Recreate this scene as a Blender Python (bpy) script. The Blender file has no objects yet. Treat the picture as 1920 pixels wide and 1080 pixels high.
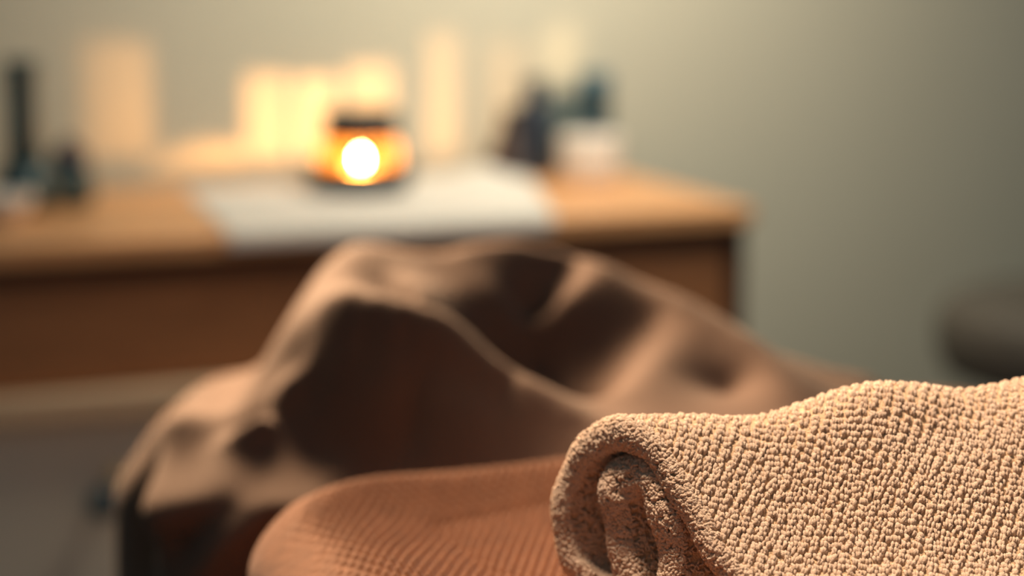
import bpy, math, random
import numpy as np

rng = np.random.default_rng(7)
random.seed(7)
SC = bpy.context.scene
COL = SC.collection
R = math.radians

# ------------------------------------------------------------------ camera
CAM_H, PITCH, LENS = 0.997, R(10.0), 70.0
cam_d = bpy.data.cameras.new('camera')
cam_d.lens, cam_d.sensor_width = LENS, 36.0
cam_d.clip_start = 0.02
cam_d.dof.use_dof = True
cam_d.dof.focus_distance = 0.862
cam_d.dof.aperture_fstop = 2.8
cam_d.dof.aperture_blades = 0
cam = bpy.data.objects.new('camera', cam_d)
cam.location = (0, 0, CAM_H)
cam.rotation_euler = (R(90) - PITCH, 0, 0)
COL.objects.link(cam)
SC.camera = cam

# ------------------------------------------------------------------ world, lamps, exposure
SC.view_settings.view_transform = 'Standard'
SC.view_settings.look = 'None'
SC.view_settings.gamma = 1.0
SC.view_settings.use_curve_mapping = False
SC.view_settings.exposure = 0.0
SC.cycles.sample_clamp_indirect = 6.0
SC.cycles.use_denoising = True

world = bpy.data.worlds.new('room_ambient')
SC.world = world
world.use_nodes = True
bg = world.node_tree.nodes['Background']
bg.inputs['Color'].default_value = (0.42, 0.62, 0.70, 1)
bg.inputs['Strength'].default_value = 0.18


def area_lamp(name, loc, target, size, watts, color, spread=180):
    d = bpy.data.lights.new(name, 'AREA')
    d.shape = 'DISK'
    d.size, d.energy, d.color, d.spread = size, watts, color, R(spread)
    o = bpy.data.objects.new(name, d)
    o.location = loc
    v = np.array(target, float) - np.array(loc, float)
    yaw = math.atan2(v[1], v[0]) - math.pi / 2
    tilt = math.atan2(math.hypot(v[0], v[1]), -v[2])
    o.rotation_euler = (tilt, 0, yaw)
    COL.objects.link(o)
    return o


# warm lamp hanging above the left part of the cabinet, turned to the massage table
area_lamp('hanging_lamp', (-0.44, 2.08, 1.26), (0.06, 1.16, 0.74), 0.45, 11.5, (1.0, 0.64, 0.36), 80)
# narrow warm ceiling downlight over the near end of the table
area_lamp('ceiling_downlight', (-0.20, 0.96, 2.10), (0.22, 0.74, 0.75), 0.20, 3.1, (1.0, 0.76, 0.56), 43)
# warm lamp half a metre off the back wall, above the cabinet
area_lamp('wall_washer', (0.24, 1.98, 1.60), (0.04, 2.55, 0.90), 0.30, 6.0, (1.0, 0.88, 0.67), 116)

# ------------------------------------------------------------------ pixel -> place helpers
FPX = 1920 * LENS / 36.0
EYE = np.array([0, 0, CAM_H])


def ray(x, y):
    u, v = (x - 960) / FPX, (540 - y) / FPX
    return np.array([u, math.cos(PITCH) + v * math.sin(PITCH), -math.sin(PITCH) + v * math.cos(PITCH)])


def at_z(x, y, z):
    r = ray(x, y)
    return EYE + r * (z - CAM_H) / r[2]


def at_plane(x, y, p, n):
    r = ray(x, y)
    return EYE + r * ((p - EYE) @ n) / (r @ n)


# ------------------------------------------------------------------ materials
def new_mat(name):
    m = bpy.data.materials.new(name)
    m.use_nodes = True
    nt = m.node_tree
    return m, nt, nt.nodes['Principled BSDF'], nt.nodes['Material Output']


def mat(name, c1, c2=None, rough=0.6, scale=30, bump=0.0, bscale=200, metallic=0.0, sheen=0.0, detail=3, stretch=None):
    m, nt, b, out = new_mat(name)
    b.inputs['Roughness'].default_value = rough
    b.inputs['Metallic'].default_value = metallic
    if sheen:
        b.inputs['Sheen Weight'].default_value = sheen
        b.inputs['Sheen Roughness'].default_value = 0.5
    tc = nt.nodes.new('ShaderNodeTexCoord')
    mp = nt.nodes.new('ShaderNodeMapping')
    nt.links.new(tc.outputs['Object'], mp.inputs['Vector'])
    if stretch:
        mp.inputs['Scale'].default_value = stretch
    n = nt.nodes.new('ShaderNodeTexNoise')
    n.inputs['Scale'].default_value = scale
    n.inputs['Detail'].default_value = detail
    nt.links.new(mp.outputs['Vector'], n.inputs['Vector'])
    cr = nt.nodes.new('ShaderNodeValToRGB')
    cr.color_ramp.elements[0].position = 0.3
    cr.color_ramp.elements[1].position = 0.7
    cr.color_ramp.elements[0].color = (*c1, 1)
    cr.color_ramp.elements[1].color = (*(c2 or c1), 1)
    nt.links.new(n.outputs['Fac'], cr.inputs['Fac'])
    nt.links.new(cr.outputs['Color'], b.inputs['Base Color'])
    if bump:
        n2 = nt.nodes.new('ShaderNodeTexNoise')
        n2.inputs['Scale'].default_value = bscale
        n2.inputs['Detail'].default_value = 3
        nt.links.new(mp.outputs['Vector'], n2.inputs['Vector'])
        bp = nt.nodes.new('ShaderNodeBump')
        bp.inputs['Strength'].default_value = bump
        bp.inputs['Distance'].default_value = 0.002
        nt.links.new(n2.outputs['Fac'], bp.inputs['Height'])
        nt.links.new(bp.outputs['Normal'], b.inputs['Normal'])
    return m


M = {}
M['wall'] = mat('wall_paint', (0.55, 0.53, 0.44), (0.57, 0.55, 0.46), 0.9, 3, 0.15, 120)
M['floor'] = mat('floor_vinyl', (0.20, 0.22, 0.22), (0.24, 0.26, 0.26), 0.5, 6)
M['white_paint'] = mat('white_paint', (0.72, 0.70, 0.64), None, 0.5)
M['wood'] = mat('cabinet_wood', (0.34, 0.145, 0.062), (0.46, 0.20, 0.085), 0.45, 9, 0.1, 60, stretch=(1, 8, 14))
M['wood_dark'] = mat('cabinet_wood_dark', (0.085, 0.034, 0.018), (0.11, 0.045, 0.024), 0.5, 9, stretch=(1, 8, 14))
M['wood_top'] = mat('countertop_wood', (0.72, 0.36, 0.16), (0.82, 0.43, 0.20), 0.4, 7, 0.05, 60, stretch=(1, 9, 1))
M['ledge'] = mat('ledge_wood', (0.80, 0.56, 0.35), (0.85, 0.61, 0.40), 0.5, 7, stretch=(1, 9, 1))
M['door_grey'] = mat('door_grey_paint', (0.80, 0.72, 0.60), (0.83, 0.75, 0.63), 0.5, 4)
M['dark_metal'] = mat('dark_metal', (0.010, 0.022, 0.030), (0.014, 0.028, 0.036), 0.55, 20)
M['steel'] = mat('steel', (0.10, 0.13, 0.15), (0.13, 0.16, 0.18), 0.3, 20, metallic=0.9)
M['brass'] = mat('brass', (0.80, 0.56, 0.28), None, 0.3, 20, metallic=0.9)
M['sheet'] = mat('brown_sheet', (0.125, 0.060, 0.036), (0.145, 0.072, 0.043), 0.85, 18, 0.25, 900, sheen=0.15)
M['knit'] = mat('brown_knit', (0.205, 0.074, 0.026), (0.275, 0.102, 0.038), 0.9, 120, 0.5, 1500, sheen=0.2)
M['towel'] = mat('beige_terry', (0.74, 0.52, 0.355), (0.85, 0.635, 0.465), 0.9, 260, 0.7, 2600, sheen=0.15)
M['towel_base'] = mat('beige_terry_ground', (0.66, 0.45, 0.27), (0.72, 0.50, 0.31), 0.95, 200, 0.8, 1400)
M['vinyl'] = mat('table_vinyl', (0.10, 0.06, 0.04), None, 0.5)
M['beech'] = mat('beech', (0.45, 0.27, 0.14), (0.52, 0.32, 0.17), 0.45, 8, stretch=(8, 8, 1))
M['runner'] = mat('white_cloth', (0.76, 0.73, 0.69), (0.80, 0.77, 0.73), 0.9, 40, 0.3, 900)
M['stool'] = mat('grey_upholstery', (0.115, 0.100, 0.085), (0.14, 0.122, 0.104), 0.6, 30, 0.3, 600)
M['teal_glass'] = mat('dark_teal_glaze', (0.022, 0.062, 0.078), (0.030, 0.078, 0.095), 0.35, 20)
M['navy'] = mat('navy_plastic', (0.018, 0.030, 0.055), None, 0.4)
M['blue'] = mat('blue_plastic', (0.035, 0.105, 0.155), None, 0.45)
M['grey_teal'] = mat('grey_teal_plastic', (0.11, 0.15, 0.15), None, 0.5)
M['plum'] = mat('plum_lacquer', (0.045, 0.030, 0.045), None, 0.4)
M['umber'] = mat('umber_glaze', (0.045, 0.022, 0.018), (0.06, 0.03, 0.024), 0.5, 30)
M['white_plastic'] = mat('white_plastic', (0.80, 0.74, 0.68), None, 0.45)
M['wax'] = mat('candle_wax', (0.85, 0.75, 0.55), None, 0.5)
M['wick'] = mat('wick', (0.02, 0.015, 0.01), None, 0.9)


def amber_glass():
    m, nt, b, out = new_mat('amber_glass')
    nt.nodes.remove(b)
    tr = nt.nodes.new('ShaderNodeBsdfTransparent')
    tr.inputs['Color'].default_value = (0.75, 0.42, 0.16, 1)
    tl = nt.nodes.new('ShaderNodeBsdfTranslucent')
    tl.inputs['Color'].default_value = (0.060, 0.022, 0.0035, 1)
    gl = nt.nodes.new('ShaderNodeBsdfGlossy')
    gl.inputs['Color'].default_value = (0.5, 0.28, 0.10, 1)
    gl.inputs['Roughness'].default_value = 0.12
    a = nt.nodes.new('ShaderNodeMixShader')
    a.inputs[0].default_value = 0.70
    c = nt.nodes.new('ShaderNodeMixShader')
    c.inputs[0].default_value = 0.12
    nt.links.new(tr.outputs[0], a.inputs[1])
    nt.links.new(tl.outputs[0], a.inputs[2])
    nt.links.new(a.outputs[0], c.inputs[1])
    nt.links.new(gl.outputs[0], c.inputs[2])
    nt.links.new(c.outputs[0], out.inputs['Surface'])
    return m


def filter_glass(name, tint):  # clear tint for the added filters that weaken the lantern's rear beams
    m, nt, b, out = new_mat(name)
    nt.nodes.remove(b)
    tr = nt.nodes.new('ShaderNodeBsdfTransparent')
    tr.inputs['Color'].default_value = (*tint, 1)
    nt.links.new(tr.outputs[0], out.inputs['Surface'])
    return m


def flame_mat():
    m, nt, b, out = new_mat('flame')
    nt.nodes.remove(b)
    tr = nt.nodes.new('ShaderNodeBsdfTransparent')
    em = nt.nodes.new('ShaderNodeEmission')
    em.inputs['Color'].default_value = (1.0, 0.80, 0.55, 1)
    em.inputs['Strength'].default_value = 2600
    ad = nt.nodes.new('ShaderNodeAddShader')
    nt.links.new(tr.outputs[0], ad.inputs[0])
    nt.links.new(em.outputs[0], ad.inputs[1])
    nt.links.new(ad.outputs[0], out.inputs['Surface'])
    return m


M['amber'] = amber_glass()
M['flame'] = flame_mat()
M['dim_filter'] = filter_glass('filter_glass', (0.34, 0.235, 0.15))
M['pale_filter'] = filter_glass('pale_filter_glass', (0.50, 0.32, 0.17))


# ------------------------------------------------------------------ mesh helpers
def tag(o, label=None, cat=None, group=None, kind=None):
    for k, v in (('label', label), ('category', cat), ('group', group), ('kind', kind)):
        if v:
            o[k] = v
    return o


def empty(name, loc=(0, 0, 0), rz=0.0, **kw):
    o = bpy.data.objects.new(name, None)
    o.empty_display_size = 0.05
    o.location = loc
    o.rotation_euler = (0, 0, rz)
    COL.objects.link(o)
    return tag(o, **kw)


def obj(name, V, F, m, parent=None, smooth=True, **kw):
    me = bpy.data.meshes.new(name)
    V = np.asarray(V, np.float32).reshape(-1, 3)
    if isinstance(F, np.ndarray):
        n, k = F.shape
        me.vertices.add(len(V))
        me.vertices.foreach_set('co', V.ravel())
        me.loops.add(n * k)
        me.loops.foreach_set('vertex_index', F.astype(np.int32).ravel())
        me.polygons.add(n)
        me.polygons.foreach_set('loop_start', np.arange(0, n * k, k, dtype=np.int32))
        me.update(calc_edges=True)
        me.validate()
    else:
        me.from_pydata(V.tolist(), [], F)
    me.polygons.foreach_set('use_smooth', [smooth] * len(me.polygons))
    me.materials.append(m)
    o = bpy.data.objects.new(name, me)
    COL.objects.link(o)
    if parent:
        o.parent = parent
    return tag(o, **kw)


def grid_faces(nu, nv, closed_v=False):
    i, j = np.meshgrid(np.arange(nu - 1), np.arange(nv if closed_v else nv - 1), indexing='ij')
    j2 = (j + 1) % nv
    return np.stack([i * nv + j, (i + 1) * nv + j, (i + 1) * nv + j2, i * nv + j2], -1).reshape(-1, 4)


def box(x0, x1, y0, y1, z0, z1, c=0.002):
    """box with chamfered vertical and horizontal edges, as one closed shell"""
    V, F = [], []
    prof = [(z0, c), (z0 + c, 0), (z1 - c, 0), (z1, c)]
    for z, d in prof:
        a0, a1, b0, b1 = x0 + d, x1 - d, y0 + d, y1 - d
        V += [(a0 + c, b0, z), (a1 - c, b0, z), (a1, b0 + c, z), (a1, b1 - c, z),
              (a1 - c, b1, z), (a0 + c, b1, z), (a0, b1 - c, z), (a0, b0 + c, z)]
    for k in range(3):
        for i in range(8):
            F.append((k * 8 + i, k * 8 + (i + 1) % 8, k * 8 + 8 + (i + 1) % 8, k * 8 + 8 + i))
    F.append(tuple(range(7, -1, -1)))
    F.append(tuple(range(24, 32)))
    return V, F


def lathe(prof, n=40, cx=0.0, cy=0.0):
    V, F = [], []
    for r, z in prof:
        for k in range(n):
            a = 2 * math.pi * k / n
            V.append((cx + r * math.cos(a), cy + r * math.sin(a), z))
    for i in range(len(prof) - 1):
        for k in range(n):
            F.append((i * n + k, i * n + (k + 1) % n, (i + 1) * n + (k + 1) % n, (i + 1) * n + k))
    if prof[0][0] > 1e-4:
        F.append(tuple(range(n - 1, -1, -1)))
    if prof[-1][0] > 1e-4:
        F.append(tuple(range((len(prof) - 1) * n, len(prof) * n)))
    return V, F


def tube(pts, r, n=10):
    V, F = [], []
    pts = [np.array(p, float) for p in pts]
    for i, p in enumerate(pts):
        t = pts[min(i + 1, len(pts) - 1)] - pts[max(i - 1, 0)]
        t /= np.linalg.norm(t)
        u = np.cross(t, (0.31, 0.2, 0.93) if abs(t[2]) < 0.9 else (1, 0, 0))
        u /= np.linalg.norm(u)
        w = np.cross(t, u)
        for k in range(n):
            a = 2 * math.pi * k / n
            V.append(p + r * (math.cos(a) * u + math.sin(a) * w))
    for i in range(len(pts) - 1):
        for k in range(n):
            F.append((i * n + k, i * n + (k + 1) % n, (i + 1) * n + (k + 1) % n, (i + 1) * n + k))
    F.append(tuple(range(n - 1, -1, -1)))
    F.append(tuple(range((len(pts) - 1) * n, len(pts) * n)))
    return V, F


def noise2(x, y, scale, seed=0, octaves=3):
    """smooth sum-of-sines noise in about [-1, 1]"""
    g = np.random.default_rng(seed)
    out = np.zeros(np.broadcast(x, y).shape)
    for o in range(octaves):
        for _ in range(5):
            a, ph, f = g.uniform(0, math.tau), g.uniform(0, math.tau), scale * 2 ** o * g.uniform(0.7, 1.3)
            out = out + np.sin((x * math.cos(a) + y * math.sin(a)) * f + ph) / (2.2 * 2 ** o)
    return out / 2.0


def smooth(e0, e1, x):
    t = np.clip((x - e0) / (e1 - e0), 0, 1)
    return t * t * (3 - 2 * t)


# ------------------------------------------------------------------ the room
CAB_RZ = R(21.5)
FR = np.array([0.267, 2.219, 0.0])          # cabinet front right corner on the floor
RX = np.array([math.cos(CAB_RZ), math.sin(CAB_RZ), 0])
RY = np.array([-math.sin(CAB_RZ), math.cos(CAB_RZ), 0])
CT = 0.70                                     # countertop height
DEPTH = 0.42
WALL_P = FR + RY * (DEPTH + 0.006)


def room_box(name, m, *b, **kw):
    V, F = box(*b)
    o = obj(name, V, F, m, None, False, kind='structure', **kw)
    o.location, o.rotation_euler = FR, (0, 0, CAB_RZ)
    return o


room_box('floor', M['floor'], -4, 3, -3.4, DEPTH + 0.1, -0.05, 0.0)
room_box('wall_back', M['wall'], -4, 3, DEPTH + 0.006, DEPTH + 0.12, 0.0, 2.7)
room_box('wall_right', M['wall'], 3.0, 3.1, -3.4, DEPTH + 0.12, 0.0, 2.7)
room_box('wall_left', M['wall'], -4.1, -4.0, -3.4, DEPTH + 0.12, 0.0, 2.7)
room_box('baseboard_back', M['white_paint'], 0.02, 3, DEPTH - 0.008, DEPTH + 0.006, 0.0, 0.08)


def local(p):
    d = np.asarray(p) - FR
    return np.array([d @ RX, d @ RY, d[2]])


# ------------------------------------------------------------------ cabinet
cab = empty('storage_cabinet', FR, CAB_RZ,
            label='long wooden cabinet with brown drawer fronts and grey lower doors against the wall', cat='cabinet')
CW = 1.62
obj('carcass', *box(-CW, -0.002, 0.022, DEPTH, 0.0, CT - 0.022), M['wood_dark'], cab, False)
obj('top_panel', *box(-CW - 0.008, 0.004, -0.006, DEPTH + 0.002, CT - 0.022, CT, 0.003), M['wood_top'], cab, False)
obj('top_rail', *box(-CW, -0.002, 0.004, 0.024, CT - 0.040, CT - 0.0222), M['wood_dark'], cab, False)
obj('side_stile', *box(-0.022, -0.002, 0.004, 0.024, 0.02, CT - 0.0402), M['wood_dark'], cab, False)
Z_L = 0.522
seam = local(at_plane(800, 600, FR, RY))[0]
for x0, x1 in ((seam + 0.002, -0.024), (-CW, seam - 0.002)):
    d = obj('drawer', *box(x0, x1, 0.006, 0.024, Z_L + 0.030, CT - 0.042, 0.003), M['wood'], cab, False)
obj('ledge', *box(-CW, -0.024, -0.016, 0.024, Z_L, Z_L + 0.028, 0.003), M['ledge'], cab, False)
kp = local(at_plane(192, 936, FR, RY))
ep = local(at_plane(216, 893, FR, RY))
edges = [kp[0] + 0.085 - 0.42 * k for k in range(4)]
edges = [-0.024, (edges[0] - 0.024) / 2] + edges[:3] + [-CW]
for i in range(len(edges) - 1):
    x1, x0 = edges[i] - 0.002, edges[i + 1] + 0.002
    d = obj('door', *box(x0, x1, 0.004, 0.024, 0.07, Z_L - 0.004, 0.003), M['door_grey'], cab, False)
    if i == 2:
        V, F = lathe([(0.0, 0), (0.011, 0.0), (0.010, 0.003), (0.006, 0.006), (0.006, 0.012), (0.013, 0.016), (0.0165, 0.022), (0.014, 0.028), (0.0, 0.031)], 24)
        V = [(kp[0] + a, 0.004 - c, kp[2] + b) for a, b, c in V]
        obj('knob', V, F, M['steel'], d, label='dark round door knob')
        V, F = lathe([(0.0, 0), (0.009, 0.0), (0.009, 0.002), (0.007, 0.004), (0.003, 0.004), (0.003, 0.012), (0.0055, 0.013), (0.0055, 0.015), (0.0, 0.016)], 20)
        V = [(ep[0] + a, 0.004 - c, ep[2] + b) for a, b, c in V]
        obj('key_plate', V, F, M['brass'], d, label='small brass key plate')
obj('plinth', *box(-CW, -0.002, 0.05, 0.07, 0.0, 0.07), M['wood_dark'], cab, False)

# ------------------------------------------------------------------ massage table
ZS, ZT = 0.672, 0.693                        # sheet level, top of the folded knit towel
K_ANG, K_ORG = R(22.0), np.array([-0.170, 1.055])     # far left corner and turn of the table
tab = empty('massage_table', (K_ORG[0], K_ORG[1], 0), K_ANG,
            label='padded massage table under the brown knit cover', cat='table')
TW, TL = 0.60, 1.75


def tpart(name, b, m, c=0.004):
    return obj(name, *box(*b, c), m, tab, False)


tpart('padded_top', (0.030, TW - 0.03, -TL, -0.030, ZS - 0.075, ZS - 0.006), M['vinyl'], 0.018)
tpart('frame', (0.05, TW - 0.05, -TL + 0.03, -0.05, ZS - 0.13, ZS - 0.0752), M['beech'])
for lx in (0.06, TW - 0.10):
    for ly in (-TL + 0.06, -0.12):
        tpart('leg', (lx, lx + 0.04, ly, ly + 0.04, 0.0, ZS - 0.1302), M['beech'])
for lx in (0.20, 0.30):
    tpart('headrest_arm', (lx, lx + 0.025, -0.048, 0.22, ZS - 0.11, ZS - 0.09), M['steel'])
pb = obj('headrest_platform', *box(-0.19, 0.30, 1.20, 1.42, ZS - 0.035, ZS - 0.012, 0.006), M['beech'], tab, False)
pb.matrix_parent_inverse = tab.matrix_basis.inverted()

# ------------------------------------------------------------------ brown sheet over the table and a horseshoe cushion
def ctrl(*pts):
    """photo points on the sheet, each with its distance in front of the camera -> (x, y, height)"""
    q = []
    for x, y, Y in pts:
        r = ray(x, y)
        v = EYE + r * Y / r[1]
        q.append(np.array([v[0], v[1], v[2] - ZS]))
    out = []
    for a, b in zip(q[:-1], q[1:]):
        n = max(1, int(np.linalg.norm(b - a) / 0.016))
        out += [a + (b - a) * t / n for t in range(n)]
    return out + [q[-1]]


C = []
# back crest of the cushion
C += ctrl((522, 628, 1.312), (545, 590, 1.333), (575, 545, 1.355), (605, 500, 1.375), (650, 466, 1.395), (710, 466, 1.40), (800, 472, 1.40), (880, 460, 1.405),
          (960, 452, 1.415), (1050, 466, 1.41), (1150, 500, 1.39), (1208, 535, 1.37), (1285, 567, 1.345), (1343, 596, 1.33), (1400, 630, 1.31), (1437, 680, 1.275), (1470, 738, 1.235))
# near crest, from the left lobe across the opening
C += ctrl((600, 575, 1.285), (640, 560, 1.275), (700, 570, 1.262), (751, 596, 1.25), (796, 619, 1.243), (840, 643, 1.237), (884, 665, 1.230), (929, 688, 1.222),
          (973, 714, 1.212), (1018, 742, 1.20), (1062, 772, 1.188), (1093, 796, 1.18))
C += ctrl((690, 622, 1.256), (760, 650, 1.2445), (850, 695, 1.2295), (940, 742, 1.2135))
# second crest, crease between
C += ctrl((735, 500, 1.35), (786, 553, 1.300), (831, 590, 1.280), (868, 618, 1.270), (900, 645, 1.262))
C += ctrl((715, 540, 1.325), (765, 578, 1.300), (805, 602, 1.285))
# valley into the hollow, the hollow itself
C += ctrl((815, 500, 1.375), (862, 548, 1.348), (905, 600, 1.336), (945, 650, 1.332))
C += ctrl((985, 686, 1.335), (1025, 715, 1.320), (1065, 745, 1.300))
for hx, hy, hh in ((0.0, 1.28, 0.012), (0.025, 1.275, 0.012), (0.045, 1.265, 0.012), (-0.015, 1.295, 0.030)):
    C.append(np.array([hx, hy, hh]))
# back slope on the right of the valley
C += ctrl((908, 490, 1.385), (930, 548, 1.355), (962, 612, 1.335))
C += ctrl((985, 562, 1.372), (1020, 536, 1.385), (1058, 515, 1.395))
C += ctrl((1013, 592, 1.350), (1050, 560, 1.358), (1090, 532, 1.368))
C += ctrl((1005, 625, 1.365), (1008, 650, 1.350))
# right lobe front
C += ctrl((1215, 605, 1.342), (1150, 660, 1.322), (1090, 725, 1.305))
C += ctrl((1250, 640, 1.305), (1185, 715, 1.25), (1125, 768, 1.21))
C += ctrl((1335, 650, 1.298), (1350, 700, 1.276), (1362, 735, 1.264))
# flat sheet beside the cushion on the right
C += ctrl((1455, 665, 1.395), (1500, 715, 1.36))
C += ctrl((1478, 668, 1.425), (1550, 690, 1.420), (1640, 712, 1.410))
# foot of the near slope
C += ctrl((560, 800, 1.242), (640, 850, 1.222), (740, 862, 1.212), (850, 838, 1.197), (950, 838, 1.186), (1050, 832, 1.172))
C += ctrl((690, 740, 1.232), (800, 750, 1.222), (900, 760, 1.208))
C += ctrl((640, 680, 1.250), (760, 680, 1.236))
C += ctrl((740, 800, 1.228), (770, 815, 1.222))
C += ctrl((850, 785, 1.208), (960, 795, 1.194))
# folds on the left
C += ctrl((570, 665, 1.278), (535, 720, 1.258), (489, 774, 1.238), (448, 803, 1.230))
C += ctrl((590, 735, 1.254), (535, 782, 1.250), (475, 814, 1.250))
C += ctrl((407, 831, 1.235), (500, 820, 1.232), (590, 812, 1.232))
C += ctrl((611, 848, 1.224), (540, 856, 1.220), (468, 866, 1.214), (400, 890, 1.205))
C += ctrl((325, 785, 1.25), (345, 770, 1.265), (365, 785, 1.255))
for y in np.arange(1.27, 1.44, 0.025):
    C += [np.array([-0.188, y, 0.016]), np.array([-0.212, y, 0.014])]
C += ctrl((420, 702, 1.425), (485, 692, 1.425))
# border of the headrest platform
for x in np.arange(-0.25, 0.46, 0.03):
    C += [np.array([x, 1.475, 0.0])]
for x in np.arange(-0.25, -0.02, 0.03):
    C += [np.array([x, 1.175, -0.014])]
for x in np.arange(0.0, 0.45, 0.03):
    C += [np.array([x, 1.12, 0.02])]
for y in np.arange(1.16, 1.49, 0.03):
    C += [np.array([-0.245, y, 0.0]), np.array([0.40, y, 0.0])]
for x in np.arange(0.27, 0.39, 0.03):
    for y in np.arange(1.17, 1.46, 0.04):
        C += [np.array([x, y, 0.0])]
C = np.array(C)
# drop near-duplicates
keep = []
for i, c in enumerate(C):
    if all(np.hypot(*(C[k][:2] - c[:2])) > 0.006 for k in keep):
        keep.append(i)
C = C[keep]


def kern(r):
    return -np.sqrt(r * r + 0.007 ** 2)


A = kern(np.hypot(C[:, None, 0] - C[None, :, 0], C[:, None, 1] - C[None, :, 1]))
A += np.eye(len(C)) * 0.0012
P1 = np.c_[np.ones(len(C)), C[:, :2]]
AA = np.block([[A, P1], [P1.T, np.zeros((3, 3))]])
sol = np.linalg.solve(AA, np.r_[C[:, 2], 0, 0, 0])


def sheet_h(x, y):
    s = x.shape
    x, y = x.ravel(), y.ravel()
    out = np.empty(len(x))
    for k in range(0, len(x), 20000):
        a, b = x[k:k + 20000], y[k:k + 20000]
        K = kern(np.hypot(a[:, None] - C[None, :, 0], b[:, None] - C[None, :, 1]))
        out[k:k + 20000] = K @ sol[:-3] + sol[-3] + sol[-2] * a + sol[-1] * b
    return np.maximum(out, -0.02).reshape(s)


SX0, SX1, SY0, SY1 = -0.262, 0.39, 1.182, 1.455      # edges over which the sheet falls

# swag folds in the part that hangs toward the camera: photo lines, depth of fold, width
SWAGS = []
for amp, wid, line in ((0.034, 0.018, ((350, 960), (407, 917), (480, 882), (530, 884), (600, 897))),
                       (0.016, 0.016, ((300, 830), (305, 900), (315, 980), (325, 1080))),
                       (0.030, 0.017, ((395, 1080), (440, 985), (500, 935), (580, 925))),
                       (-0.014, 0.012, ((262, 850), (258, 960), (262, 1080))),
                       (-0.018, 0.012, ((360, 1000), (430, 950), (500, 905), (570, 905)))):
    q = [EYE + ray(x, y) * 1.175 / ray(x, y)[1] for x, y in line]
    SWAGS.append((amp, wid, np.array([(v[0], v[2]) for v in q])))


def swag(x, z):
    out = np.zeros(x.shape)
    for amp, wid, L in SWAGS:
        d = np.full(x.shape, 9.0)
        for a, b in zip(L[:-1], L[1:]):
            ab = b - a
            t = np.clip(((x - a[0]) * ab[0] + (z - a[1]) * ab[1]) / (ab @ ab), 0, 1)
            d = np.minimum(d, np.hypot(x - a[0] - t * ab[0], z - a[1] - t * ab[1]))
        out += amp * np.exp(-(d / wid) ** 2)
    return out


def build_sheet():
    r, rc = 0.040, 0.055                      # edge roll, corner radius in plan
    us = np.r_[np.arange(-0.60, -0.50, 0.012), np.arange(-0.50, 0.33, 0.0036), np.arange(0.33, 0.72, 0.015)]
    vs = np.r_[np.arange(0.77, 0.90, 0.012), np.arange(0.90, 1.50, 0.0036), np.arange(1.50, 1.82, 0.012)]
    U, W = np.meshgrid(us, vs, indexing='ij')
    lag = lambda x, y: 0.05 * smooth(-0.08, 0.06, x) * (1 - smooth(1.22, 1.36, y))      # the front edge lies nearer on the right
    x0, x1, y0, y1 = SX0 + r + rc, SX1 - r - rc, SY0 + r + rc, SY1 - r - rc
    cx, cy = np.clip(U, x0, x1), np.clip(W, y0, y1)
    dx, dy = U - cx, W - cy
    L = np.hypot(dx, dy) + 1e-9
    nx, ny = dx / L, dy / L
    d = L - rc                                 # distance outside the roll start
    th = np.clip(d / r, 0, math.pi / 2)
    out = np.where(d > 0, rc + r * np.sin(th), L)
    hang = np.maximum(0, d - r * math.pi / 2)
    hx = cx + nx * np.minimum(out, L)
    hy = cy + ny * np.minimum(out, L)
    h = sheet_h(hx, hy - lag(hx, hy))
    hh = np.where(d > 0, h * np.cos(th), h)
    Z = ZS + hh - r * (1 - np.cos(th)) - hang
    along = np.where(np.abs(nx) > np.abs(ny), W, U)
    wave = (np.sin(along * 52 + 0.6) * 0.6 + np.sin(along * 23 + 2.0)) * 0.010 * smooth(0.0, 0.22, hang)
    sw = swag(cx + nx * out, Z) * np.clip(-ny, 0, 1) * smooth(0.0, 0.03, d)
    out = out + np.where(ny < -0.3, sw + wave * 0.3, wave) + hang * 0.03
    X, Y = cx + nx * out, cy + ny * out
    Y = Y - lag(X, Y)
    Z = Z + noise2(U, W, 55, 3, 2) * 0.0012 * (d <= 0)
    base = np.array([0.0, 1.30, ZS])
    V = np.stack([X, Y, Z], -1).reshape(-1, 3) - base
    o = obj('draped_sheet', V, grid_faces(len(us), len(vs)), M['sheet'], None, True,
            label='smooth dark brown sheet draped in folds over a cushion behind the two towels', cat='sheet')
    o.location = base
    return o


build_sheet()

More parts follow.
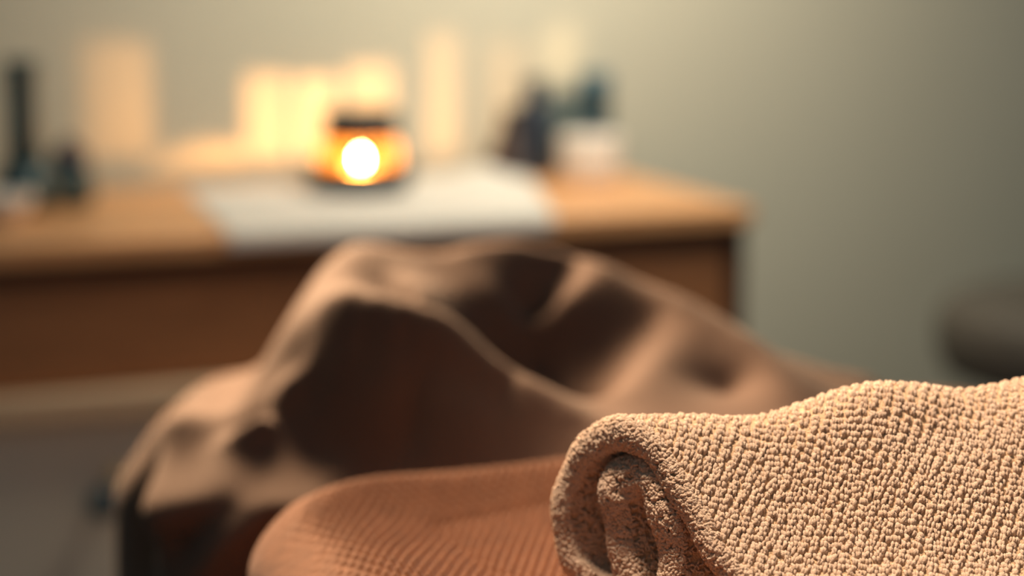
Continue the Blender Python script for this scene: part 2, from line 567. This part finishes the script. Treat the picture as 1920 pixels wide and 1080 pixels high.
# ------------------------------------------------------------------ brown knit cover on the table
def build_knit():
    # outline in plan: far left corner rounded, long sides run toward the camera and to the right
    step = 0.00125
    ang = K_ANG
    ex, ey = np.array([math.cos(ang), math.sin(ang)]), np.array([-math.sin(ang), math.cos(ang)])
    org = K_ORG
    us = np.r_[np.arange(-0.002, 0.34, step), np.arange(0.34, 0.52, 0.006)]
    vs = np.r_[np.arange(-0.55, -0.30, 0.008), np.arange(-0.30, 0.0025, step)]
    U, W = np.meshgrid(us, vs, indexing='ij')
    rc = 0.11
    dxl, dyt = U, -W                           # inside distances from the left and far sides
    inside = np.minimum(dxl, dyt)
    k = (dxl < rc) & (dyt < rc)
    inside = np.where(k, rc - np.hypot(rc - dxl, rc - dyt), inside)
    # pull points outside the rounded corner back onto it
    over = inside < 0
    ux, uy = rc - dxl, rc - dyt
    l = np.hypot(ux, uy) + 1e-9
    U2 = np.where(over & k, rc - ux / l * rc, np.maximum(U, 0))
    W2 = np.where(over & k, -(rc - uy / l * rc), np.minimum(W, 0))
    d = np.maximum(inside, 0)
    re = 0.020
    t = ZT - ZS + 0.004
    e = np.clip(d / re, 0, 1)
    z = ZS - 0.002 + t * np.sqrt(1 - (1 - e) ** 2)
    z += 0.011 * np.exp(-((d - 0.045) / 0.030) ** 2) * smooth(0, 0.03, d)        # puffed rim
    z += 0.0025 * noise2(U, W, 26, 11, 2) * smooth(0, 0.02, d)
    z -= 0.003 * np.exp(-((d - 0.088 - 0.01 * np.sin(U * 20)) / 0.006) ** 2) * smooth(0.26, 0.16, U)   # crease behind the rim
    XY = org + U2[..., None] * ex + W2[..., None] * ey
    # knit: columns of raised stitches
    a = R(7)
    p = (XY[..., 0] * math.cos(a) - XY[..., 1] * math.sin(a)) / 0.0049
    q = (XY[..., 0] * math.sin(a) + XY[..., 1] * math.cos(a)) / 0.0085
    knit = np.abs(np.cos(math.pi * p)) ** 0.8 * (0.52 + 0.48 * np.cos(math.tau * (q + 0.5 * np.floor(p + 0.5))))
    z += 0.0056 * (knit - 0.5) * smooth(0.012, 0.06, d)
    z += 0.0003 * noise2(XY[..., 0], XY[..., 1], 900, 12, 2)
    # the cover runs down the sides of the padding
    z = np.where(inside < 0.0006, ZS - 0.085, z)
    V = np.concatenate([XY, z[..., None]], -1).reshape(-1, 3)
    base = np.array([0.1, 0.8, ZS])
    o = obj('knit_cover', V - base, grid_faces(len(us), len(vs)), M['knit'], None, True,
            label='orange-brown knitted cover on the massage table under the beige rolled towel', cat='cover')
    o.location = base


build_knit()

# ------------------------------------------------------------------ rolled beige terry towel
def build_roll():
    al, be = R(8), R(43)
    Aax = np.array([math.cos(al), math.sin(al), 0])
    Wax = np.array([math.sin(al), -math.cos(al), 0])         # far -> near
    wp = np.array([math.sin(be), -math.cos(be), 0])
    npl = np.array([-wp[1], wp[0], 0])
    P0 = EYE + ray(1200, 900) * 0.86 / ray(1200, 900)[1]
    P0[2] = ZT
    px = [(1500, 1178), (1452, 1150), (1395, 1090), (1345, 1020), (1300, 950), (1262, 890), (1225, 838), (1185, 812), (1140, 818),
          (1100, 850), (1073, 900), (1067, 950), (1072, 1010), (1088, 1060), (1120, 1095), (1170, 1118), (1225, 1130),
          (1262, 1112), (1266, 1065), (1254, 1005), (1243, 955), (1226, 912), (1196, 892), (1164, 902), (1154, 940), (1158, 990), (1166, 1030), (1176, 1068), (1188, 1098)]
    Q = np.array([at_plane(x, y, P0, npl) for x, y in px])
    # smooth resample (Catmull-Rom)
    T = []
    Qe = np.vstack([2 * Q[0] - Q[1], Q, 2 * Q[-1] - Q[-2]])
    for i in range(1, len(Qe) - 2):
        a, b, c, d = Qe[i - 1:i + 3]
        for t in np.linspace(0, 1, 12, endpoint=False):
            T.append(0.5 * (2 * b + (c - a) * t + (2 * a - 5 * b + 4 * c - d) * t * t + (3 * b - a - 3 * c + d) * t ** 3))
    T.append(Qe[-2])
    T = np.array(T)
    D = T - P0
    p, h, ae = D @ Wax, T[:, 2], D @ Aax
    s = np.r_[0, np.cumsum(np.hypot(np.diff(p), np.diff(h)))]
    ns = 420
    S = np.linspace(0, s[-1], ns)
    p, h, ae = np.interp(S, s, p), np.interp(S, s, h), np.interp(S, s, ae)
    for _ in range(3):
        for arr in (p, h, ae):
            arr[1:-1] = (arr[:-2] + 2 * arr[1:-1] + arr[2:]) / 4
    ae = ae + 0.0009 * np.sin(S * 95 + 0.5) + 0.0006 * np.sin(S * 210 + 2)
    tp, th = np.gradient(p, S), np.gradient(h, S)
    l = np.hypot(tp, th)
    tp, th = tp / l, th / l
    # outward normal: the path climbs the near side and turns left over the top, so outside is on its right
    n_p, n_h = th, -tp
    if n_h[np.argmax(h)] < 0:
        n_p, n_h = -n_p, -n_h
    # where the outer turn meets the ground
    s_out = np.interp(1.0, [0, 1], [0, S[np.argmin(np.abs(S - s[12 * 15]))]])
    HALF = np.interp(S, [0, s_out, s_out * 1.25, S[-1]], [0.0062, 0.0062, 0.0088, 0.0088])
    HALF = HALF * (1 + 0.10 * np.sin(S * 160 + 1.0) * smooth(s_out, s_out * 1.1, S))
    ae = ae + 0.003 * smooth(s_out * 1.02, s_out * 1.3, S)
    half_of = lambda sv: np.interp(sv, S, HALF)
    Lax = 0.33

    def deform(P, a, pp):
        """fuller to the right, soft dips and swells of the rolled cloth"""
        g = 1 + 0.135 * smooth(0.055, 0.115, a) - 0.02 * smooth(0.015, 0.05, a) * (1 - smooth(0.05, 0.09, a))
        g = g - 0.014 * np.exp(-((a - 0.150) / 0.013) ** 2) + 0.035 * smooth(0.155, 0.19, a)
        hz = P[..., 2] - ZT
        P[..., 2] = ZT + hz * g
        w = smooth(0.02, 0.06, a) * smooth(0.01, 0.05, hz)
        P[..., 2] += w * 0.0022 * noise2(a, pp, 48, 21, 2)
        # a long soft hollow across the near side
        P[..., 2] -= w * 0.006 * np.exp(-((pp + 0.2 * (a - 0.12) - 0.012) / 0.012) ** 2) * smooth(0.09, 0.14, a)
        return P

    def frame(sv):
        f = lambda arr: np.interp(sv, S, arr)
        pp, hh, aa = f(p), f(h), f(ae)
        nn = np.stack([f(n_p), f(n_h)], -1)
        nn /= np.linalg.norm(nn, axis=-1, keepdims=True)
        N = nn[..., :1] * Wax + nn[..., 1:] * np.array([0, 0, 1.0])
        Tg = f(tp)[..., None] * Wax + f(th)[..., None] * np.array([0, 0, 1.0])
        Cc = P0 * np.array([1, 1, 0]) + pp[..., None] * Wax + hh[..., None] * np.array([0, 0, 1.0])
        return Cc, N, Tg, aa, pp

    Cc, N, Tg, aa, pp = frame(S)
    hf = HALF[:, None]
    # ---- ground cloth: outer face, rounded end, inner face
    rows = []
    for a in np.r_[np.linspace(Lax, 0.02, 60), 0.01, 0.004]:
        av = aa + a
        rows.append(deform(Cc + N * hf + Aax * av[:, None], av, pp))
    for ph in np.linspace(90, -90, 11):
        av = aa - HALF * math.cos(R(ph)) * 0.9
        rows.append(deform(Cc + N * hf * math.sin(R(ph)) + Aax * av[:, None], av, pp))
    for a in np.r_[0.004, 0.01, np.linspace(0.02, Lax, 20)]:
        av = aa + a
        rows.append(deform(Cc - N * hf + Aax * av[:, None], av, pp))
    base = np.array([0.19, 0.86, ZT])
    root = empty('rolled_towel', base, 0,
                 label='beige terry towel rolled up in the foreground, lying on the brown knit cover', cat='towel')
    V = np.array(rows)
    obj('ground_cloth', V.reshape(-1, 3) - base, grid_faces(V.shape[0], ns), M['towel_base'], root)

    # ---- terry loops: little bundles of curled yarn
    def strands(P, N, U, W, length, height, rad, per, spread, jit, wild=1.0):
        """P points, N normals, U main yarn direction, W across; returns verts and quad faces"""
        n = len(P)
        Vs = []
        for k in range(per):
            o = (k - (per - 1) / 2) / max(per, 1) * spread + rng.normal(0, 0.08, n) * spread
            ang = rng.normal(0, jit, n)
            u = U * np.cos(ang)[:, None] + W * np.sin(ang)[:, None]
            w = -U * np.sin(ang)[:, None] + W * np.cos(ang)[:, None]
            le = length * rng.uniform(1 - 0.25 * wild, 1 + 0.2 * wild, n)
            he = height * rng.uniform(1 - 0.3 * wild, 1 + 0.25 * wild, n) * (1 - 0.40 * (abs(k - (per - 1) / 2) / max((per - 1) / 2, 1)))
            ra = rad * rng.uniform(0.8, 1.2, n)
            bend = rng.normal(0, 0.25 * wild, n) * length
            c0 = P + W * o[:, None] + U * (rng.normal(0, 0.1, n) * length)[:, None]
            nt_, nr = 6, 5
            ring = []
            ts = np.linspace(-1, 1, nt_)
            for t in ts:
                c = c0 + u * (le * 0.5 * t)[:, None] + w * (bend * (1 - t * t))[:, None] + N * (he * (1 - 1.15 * t * t))[:, None]
                slope = -2.3 * t * he / (le * 0.5)
                nn = N - u * slope[:, None]
                nn /= np.linalg.norm(nn, axis=1, keepdims=True)
                rr = ra * (1.0 if abs(t) < 0.99 else 0.55)
                for j in range(nr):
                    b = math.tau * j / nr
                    ring.append(c + w * (rr * math.cos(b))[:, None] + nn * (rr * math.sin(b))[:, None])
            Vs.append(np.stack(ring, 1))        # n, 30, 3
        V = np.concatenate(Vs, 0)
        f = grid_faces(nt_, nr, True)
        F = (f[None] + (np.arange(len(V)) * nt_ * nr)[:, None, None]).reshape(-1, 4)
        return V.reshape(-1, 3), F

    VV, FF, off = [], [], 0

    def put(V, F):
        nonlocal off
        VV.append(V)
        FF.append(F + off)
        off += len(V)

    # outer face, in knitted columns on the bias
    b = R(30)
    dq, dr = 0.0047, 0.0029
    qi, rj = np.meshgrid(np.arange(-60, 130), np.arange(-60, 190), indexing='ij')
    q = qi * dq + rng.normal(0, 0.00018, qi.shape)
    r = (rj + 0.5 * (qi % 2)) * dr + rng.normal(0, 0.00035, qi.shape)
    sv = (r * math.cos(b) - q * math.sin(b)).ravel()
    av = (r * math.sin(b) + q * math.cos(b)).ravel()
    m = (sv > 0) & (sv < s_out)
    sv, av = sv[m], av[m]
    m = (av > np.interp(sv, S, ae) + 0.001) & (av < 0.328 + np.interp(sv, S, ae))
    sv, av = sv[m], av[m]
    Cc, N, Tg, aa, pp = frame(sv)
    P = deform(Cc + N * (half_of(sv) - 0.0003)[:, None] + Aax * av[:, None], av, pp)
    cd = Tg * math.cos(b) + Aax * math.sin(b)
    cw = np.cross(N, cd)
    put(*strands(P, N, (cd * 0.94 + cw * 0.34), (cw * 0.94 - cd * 0.34), 0.0034, 0.0019, 0.00078, 4, 0.0035, 0.15, 0.6))
    n_outer = len(P)

    # end face and rounded edge, irregular
    cnt = 6800
    sv = rng.uniform(0, S[-1], cnt)
    ph = rng.uniform(-95, 95, cnt)
    Cc, N, Tg, aa, pp = frame(sv)
    sn, cs = np.sin(np.radians(ph)), np.cos(np.radians(ph))
    half = half_of(sv)
    av = aa - half * 0.9 * cs
    P = deform(Cc + N * (half * sn)[:, None] + Aax * av[:, None], av, pp)
    Nc = N * sn[:, None] - Aax * cs[:, None]
    Nc /= np.linalg.norm(Nc, axis=1, keepdims=True)
    u = Tg
    w = np.cross(Nc, u)
    w /= np.linalg.norm(w, axis=1, keepdims=True)
    an = rng.uniform(0, math.tau, cnt)
    put(*strands(P, Nc, u * np.cos(an)[:, None] + w * np.sin(an)[:, None], w * np.cos(an)[:, None] - u * np.sin(an)[:, None],
                 0.0026, 0.0020, 0.00068, 2, 0.0018, 0.7))
    # inner faces near the end
    cnt = 3600
    sv = rng.uniform(0, S[-1], cnt)
    av_ = rng.uniform(0, 0.03, cnt)
    side = np.where((rng.random(cnt) < 0.6) | (sv < s_out), -1, 1)
    Cc, N, Tg, aa, pp = frame(sv)
    N = N * side[:, None]
    av = aa + av_
    P = deform(Cc + N * half_of(sv)[:, None] + Aax * av[:, None], av, pp)
    w = np.cross(N, Tg)
    an = rng.uniform(0, math.tau, cnt)
    put(*strands(P, N, Tg * np.cos(an)[:, None] + w * np.sin(an)[:, None], w * np.cos(an)[:, None] - Tg * np.sin(an)[:, None],
                 0.0030, 0.0016, 0.00058, 2, 0.0020, 0.8))
    lo = obj('terry_loops', np.concatenate(VV) - base, np.concatenate(FF), M['towel'], root, True, kind='stuff')
    print('loops', n_outer, 'faces', len(lo.data.polygons))


build_roll()

# ------------------------------------------------------------------ things on the cabinet
def on_counter(x, y):
    return at_z(x, y, CT)


def lathe_thing(name, px, parts, label, cat, group=None, n=40):
    """parts: (name, profile, material); the first carries the others' place"""
    q = on_counter(*px)
    root = empty(name, (q[0], q[1], CT), 0, label=label, cat=cat, group=group)
    for nm, prof, m in parts:
        V, F = lathe(prof, n)
        obj(nm, V, F, m, root)
    return root


# white cloth
def build_runner():
    pts = {}
    fl = local(on_counter(425, 440))[0]
    fr = local(on_counter(1022, 404))[0]
    bl = local(on_counter(345, 356))
    br = local(on_counter(985, 322))
    nu, nv = 70, 60
    V = np.zeros((nu, nv, 3))
    for i, u in enumerate(np.linspace(0, 1, nu)):
        xf, xb = fl + (fr - fl) * u, bl[0] + (br[0] - bl[0]) * u
        yb = min(bl[1] + (br[1] - bl[1]) * u, DEPTH - 0.02)
        for j, v in enumerate(np.linspace(0, 1, nv)):
            d = v * (yb + 0.010 + 0.012)
            y = yb - d
            x = xb + (xf - xb) * v
            z = CT + 0.0015 + 0.0011 * (1 + noise2(np.array(x), np.array(y), 38, 5, 2))
            z += 0.012 * math.exp(-((u - 0.86) / 0.07) ** 2) * math.exp(-((v - 0.12) / 0.2) ** 2)
            if y < -0.009:
                ov = -0.009 - y
                y, z = -0.0095, CT + 0.001 - ov
            V[i, j] = (x, y, z)
    o = obj('table_runner', V.reshape(-1, 3), grid_faces(nu, nv), M['runner'], None, True,
            label='white cloth spread on the cabinet top under the lantern', cat='cloth')
    o.location, o.rotation_euler = FR, (0, 0, CAB_RZ)


build_runner()


# lantern with pierced dark metal shell and amber glass
def build_lantern():
    q = on_counter(677, 361)
    z0 = CT + 0.0050
    fl = np.array([0, 0, 0.0360])
    root = empty('candle_lantern', (q[0], q[1], z0), 0,
                 label='small dark metal lantern with amber glass and a burning candle inside', cat='lantern')
    F0 = np.array([q[0], q[1], z0]) + fl
    # wall patches the openings throw: photo rectangles -> directions from the flame
    patches = [(150, 288, 78, 290), (462, 535, 140, 320), (552, 628, 145, 300), (655, 738, 122, 225), (800, 868, 62, 290), (908, 985, 80, 300), (1025, 1090, 45, 150),
               (265, 520, 275, 345)]
    dirs = []
    for x0, x1, y0, y1 in patches:
        cs = [at_plane(x, y, WALL_P, RY) - F0 for x in (x0, x1) for y in (y0, y1)]
        loc = [(v @ RX / (v @ RY), v[2] / (v @ RY)) for v in cs]
        us, vs = [a for a, _ in loc], [b for _, b in loc]
        dirs.append((min(us), max(us), min(vs), max(vs)))
    prof = [(0.042, 0.006), (0.0460, 0.016), (0.0485, 0.028), (0.0490, 0.042), (0.0475, 0.054), (0.0440, 0.064), (0.0400, 0.070)]
    zz = np.linspace(0.006, 0.070, 62)
    rr = np.interp(zz, [b for _, b in prof], [a for a, _ in prof])
    na = 220
    V = np.array([[(r * math.cos(t), r * math.sin(t), z) for t in np.arange(na) * math.tau / na] for r, z in zip(rr, zz)])
    F = grid_faces(len(zz), na, True)
    cen = V.reshape(-1, 3)[F].mean(1) - fl
    rel_x, rel_y = cen @ RX, cen @ RY
    hole = np.zeros(len(F), bool)
    for i, (a, b, c, d) in enumerate(dirs):
        with np.errstate(all='ignore'):
            u, v = rel_x / rel_y, cen[:, 2] / rel_y
        k = (rel_y > 0) & (u > a) & (u < b) & (v > c) & (v < d)
        if i == len(dirs) - 1:     # arched top
            k &= v < c + (d - c) * np.sqrt(np.clip(1 - ((u - (a + b) / 2) / ((b - a) / 2)) ** 2, 0, 1))
        hole |= k
    # front windows between thin posts
    az = np.degrees(np.arctan2(cen[:, 0], -cen[:, 1]))
    front = (np.abs(az) < 75) & (cen[:, 2] + fl[2] > 0.0280) & (cen[:, 2] + fl[2] < 0.0600)
    post = np.abs((az + 15) % 30 - 15) > 13.2
    hole |= front & ~post
    sh = obj('shell', V.reshape(-1, 3), F[~hole], M['dark_metal'], root)
    md = sh.modifiers.new('sheet_metal', 'SOLIDIFY')
    md.thickness = 0.0008
    # frosted amber panes behind the front windows
    zs_ = np.linspace(0.011, 0.0680, 12)
    rs_ = np.interp(zs_, [b for _, b in prof], [a for a, _ in prof]) - 0.0016
    for k in range(5):
        ta = np.radians(np.linspace(-75 + 30 * k + 0.3, -45 + 30 * k - 0.3, 7))
        Vp = np.array([[(r * math.sin(t), -r * math.cos(t), z) for t in ta] for r, z in zip(rs_, zs_)])
        obj('glass_pane', Vp.reshape(-1, 3), grid_faces(12, 7), M['amber'], root)
    # unseen tinted filters added behind the rear openings to dim the wall patches
    u_mid = dirs[1][0] - 0.05
    for ua, ub, mt in ((dirs[0][0] - 0.5, u_mid, 'pale_filter'), (u_mid, dirs[5][1] + 0.05, 'dim_filter')):
        ta = [math.atan2(u * RX[1] + RY[1], u * RX[0] + RY[0]) for u in np.linspace(ua, ub, 16)]
        Vp = np.array([[(r * math.cos(t), r * math.sin(t), z) for t in ta] for r, z in zip(rs_, zs_)])
        obj('light_filter', Vp.reshape(-1, 3), grid_faces(12, 16), M[mt], root)
    obj('base_dish', *lathe([(0.0, 0.0), (0.044, 0.0), (0.052, 0.0015), (0.0600, 0.007), (0.0625, 0.018), (0.0620, 0.030), (0.0605, 0.0305), (0.0585, 0.0110), (0.0470, 0.0055), (0.0, 0.0055)], 64), M['dark_metal'], root)
    obj('collar', *lathe([(0.0410, 0.066), (0.0432, 0.068), (0.0428, 0.073), (0.0438, 0.085), (0.0445, 0.0905), (0.0430, 0.0915), (0.0415, 0.087), (0.0402, 0.074), (0.0402, 0.068), (0.0410, 0.066)], 64), M['dark_metal'], root)
    c = obj('candle', *lathe([(0.0, 0.0068), (0.0185, 0.0068), (0.019, 0.008), (0.019, 0.0235), (0.0175, 0.0245), (0.0, 0.0235)], 40), M['wax'], root)
    obj('wick', *tube([(0, 0, 0.0235), (0.0003, 0, 0.027), (0.001, 0, 0.0290)], 0.0006, 8), M['wick'], c)
    fp = [(0.0, 0.0225), (0.0009, 0.0232), (0.0017, 0.0252), (0.0019, 0.0275), (0.0016, 0.0300), (0.0010, 0.0325), (0.0004, 0.0345), (0.0, 0.0355)]
    fp = [(r, z + 0.0065) for r, z in fp]
    obj('flame', *lathe(fp, 24), M['flame'], c)
    d = bpy.data.lights.new('candle_light', 'POINT')
    d.energy, d.color, d.shadow_soft_size = 7.5, (1.0, 0.64, 0.30), 0.0016
    lo = bpy.data.objects.new('candle_light', d)
    lo.location = F0
    COL.objects.link(lo)


build_lantern()

# left group
lathe_thing('long_neck_vase', (50, 394), [
    ('body', [(0.0, 0.0), (0.020, 0.0), (0.032, 0.006), (0.038, 0.018), (0.036, 0.032), (0.028, 0.046), (0.020, 0.056)], M['teal_glass']),
    ('neck', [(0.020, 0.056), (0.0185, 0.075), (0.0175, 0.110), (0.0180, 0.148), (0.0195, 0.160), (0.0198, 0.165), (0.0160, 0.165), (0.0145, 0.145), (0.0145, 0.080)], M['teal_glass'])],
    'dark teal vase with a long neck at the left end of the cabinet top', 'vase')
lathe_thing('lidded_jar', (134, 384), [
    ('body', [(0.0, 0.0), (0.020, 0.0), (0.026, 0.005), (0.028, 0.020), (0.026, 0.038), (0.020, 0.046)], M['teal_glass']),
    ('lid', [(0.021, 0.0462), (0.022, 0.050), (0.0195, 0.060), (0.012, 0.068), (0.006, 0.071), (0.0065, 0.076), (0.0, 0.078)], M['plum'])],
    'small dark jar with a round plum lid beside the long-necked vase', 'jar')
lathe_thing('white_dish', (8, 416), [
    ('bowl', [(0.0, 0.0), (0.018, 0.0), (0.020, 0.004), (0.030, 0.018), (0.034, 0.030), (0.0325, 0.030), (0.028, 0.018), (0.018, 0.006), (0.0, 0.005)], M['white_plastic'])],
    'small white bowl in front of the dark vase', 'bowl')

# right group
lathe_thing('conical_flask', (956, 328), [
    ('body', [(0.0, 0.0), (0.030, 0.0), (0.034, 0.003), (0.032, 0.010), (0.018, 0.045), (0.011, 0.066)], M['umber']),
    ('neck', [(0.011, 0.0662), (0.010, 0.080), (0.0115, 0.084), (0.0, 0.085)], M['umber'])],
    'dark brown cone-shaped flask, leftmost of the bottles on the right', 'bottle', 'bottles on the cabinet')
lathe_thing('oil_bottle', (1003, 331), [
    ('body', [(0.0, 0.0), (0.019, 0.0), (0.0205, 0.002), (0.0205, 0.084), (0.018, 0.093), (0.012, 0.098)], M['navy']),
    ('cap', [(0.012, 0.0982), (0.0145, 0.099), (0.0145, 0.122), (0.013, 0.1235), (0.0, 0.1235)], M['navy'])],
    'tall navy bottle with a narrow cap next to the white jar', 'bottle', 'bottles on the cabinet')
lathe_thing('lotion_bottle', (1057, 322), [
    ('body', [(0.0, 0.0), (0.021, 0.0), (0.0225, 0.002), (0.0225, 0.072), (0.020, 0.080), (0.013, 0.084)], M['grey_teal']),
    ('cap', [(0.013, 0.0842), (0.017, 0.085), (0.0165, 0.102), (0.015, 0.104), (0.0, 0.104)], M['grey_teal'])],
    'grey-teal bottle standing between the navy bottle and the blue bottle', 'bottle', 'bottles on the cabinet')
lathe_thing('pump_bottle', (1114, 320), [
    ('body', [(0.0, 0.0), (0.020, 0.0), (0.0215, 0.002), (0.0215, 0.060), (0.021, 0.064)], M['blue']),
    ('cap', [(0.0205, 0.0642), (0.0205, 0.120), (0.019, 0.126), (0.0, 0.127)], M['blue'])],
    'blue bottle with a wide cap behind the white jar', 'bottle', 'bottles on the cabinet')
lathe_thing('cream_jar', (1106, 342), [
    ('body', [(0.0, 0.0), (0.035, 0.0), (0.0375, 0.003), (0.0375, 0.042), (0.036, 0.045), (0.0, 0.045)], M['white_plastic']),
    ('lid', [(0.038, 0.0452), (0.0385, 0.047), (0.0385, 0.057), (0.037, 0.059), (0.0, 0.059)], M['white_plastic'])],
    'wide white jar in front of the blue bottle', 'jar')

# ------------------------------------------------------------------ stool by the wall
def build_stool():
    cx, cy = 0.700, 2.38
    root = empty('rolling_stool', (cx, cy, 0), R(10), label='round dark grey padded stool by the wall at right', cat='stool')
    zt = 0.566
    obj('seat', *lathe([(0.0, zt - 0.100), (0.150, zt - 0.100), (0.168, zt - 0.093), (0.178, zt - 0.074), (0.181, zt - 0.045), (0.178, zt - 0.024), (0.168, zt - 0.008), (0.150, zt - 0.001), (0.0, zt + 0.002)], 64), M['stool'], root)
    obj('seat_plate', *lathe([(0.0, zt - 0.114), (0.090, zt - 0.114), (0.095, zt - 0.100), (0.095, zt - 0.1002), (0.0, zt - 0.1002)], 40), M['steel'], root)
    obj('column', *lathe([(0.0, 0.09), (0.028, 0.09), (0.028, 0.26), (0.025, 0.265), (0.016, 0.266), (0.016, zt - 0.1142), (0.0, zt - 0.1142)], 24), M['steel'], root)
    for k in range(5):
        a = math.tau * k / 5
        c, s_ = math.cos(a), math.sin(a)
        lg = obj('leg', *tube([(c * 0.02, s_ * 0.02, 0.115), (c * 0.12, s_ * 0.12, 0.10), (c * 0.235, s_ * 0.235, 0.075)], 0.014, 12), M['steel'], root)
        V, F = lathe([(0.0, -0.012), (0.022, -0.012), (0.026, -0.008), (0.026, 0.008), (0.022, 0.012), (0.0, 0.012)], 20)
        V = [(c * 0.235 - s_ * z + x * c, s_ * 0.235 + c * z + x * s_, 0.0262 + y) for x, y, z in V]
        obj('caster', V, F, M['navy'], lg)


build_stool()
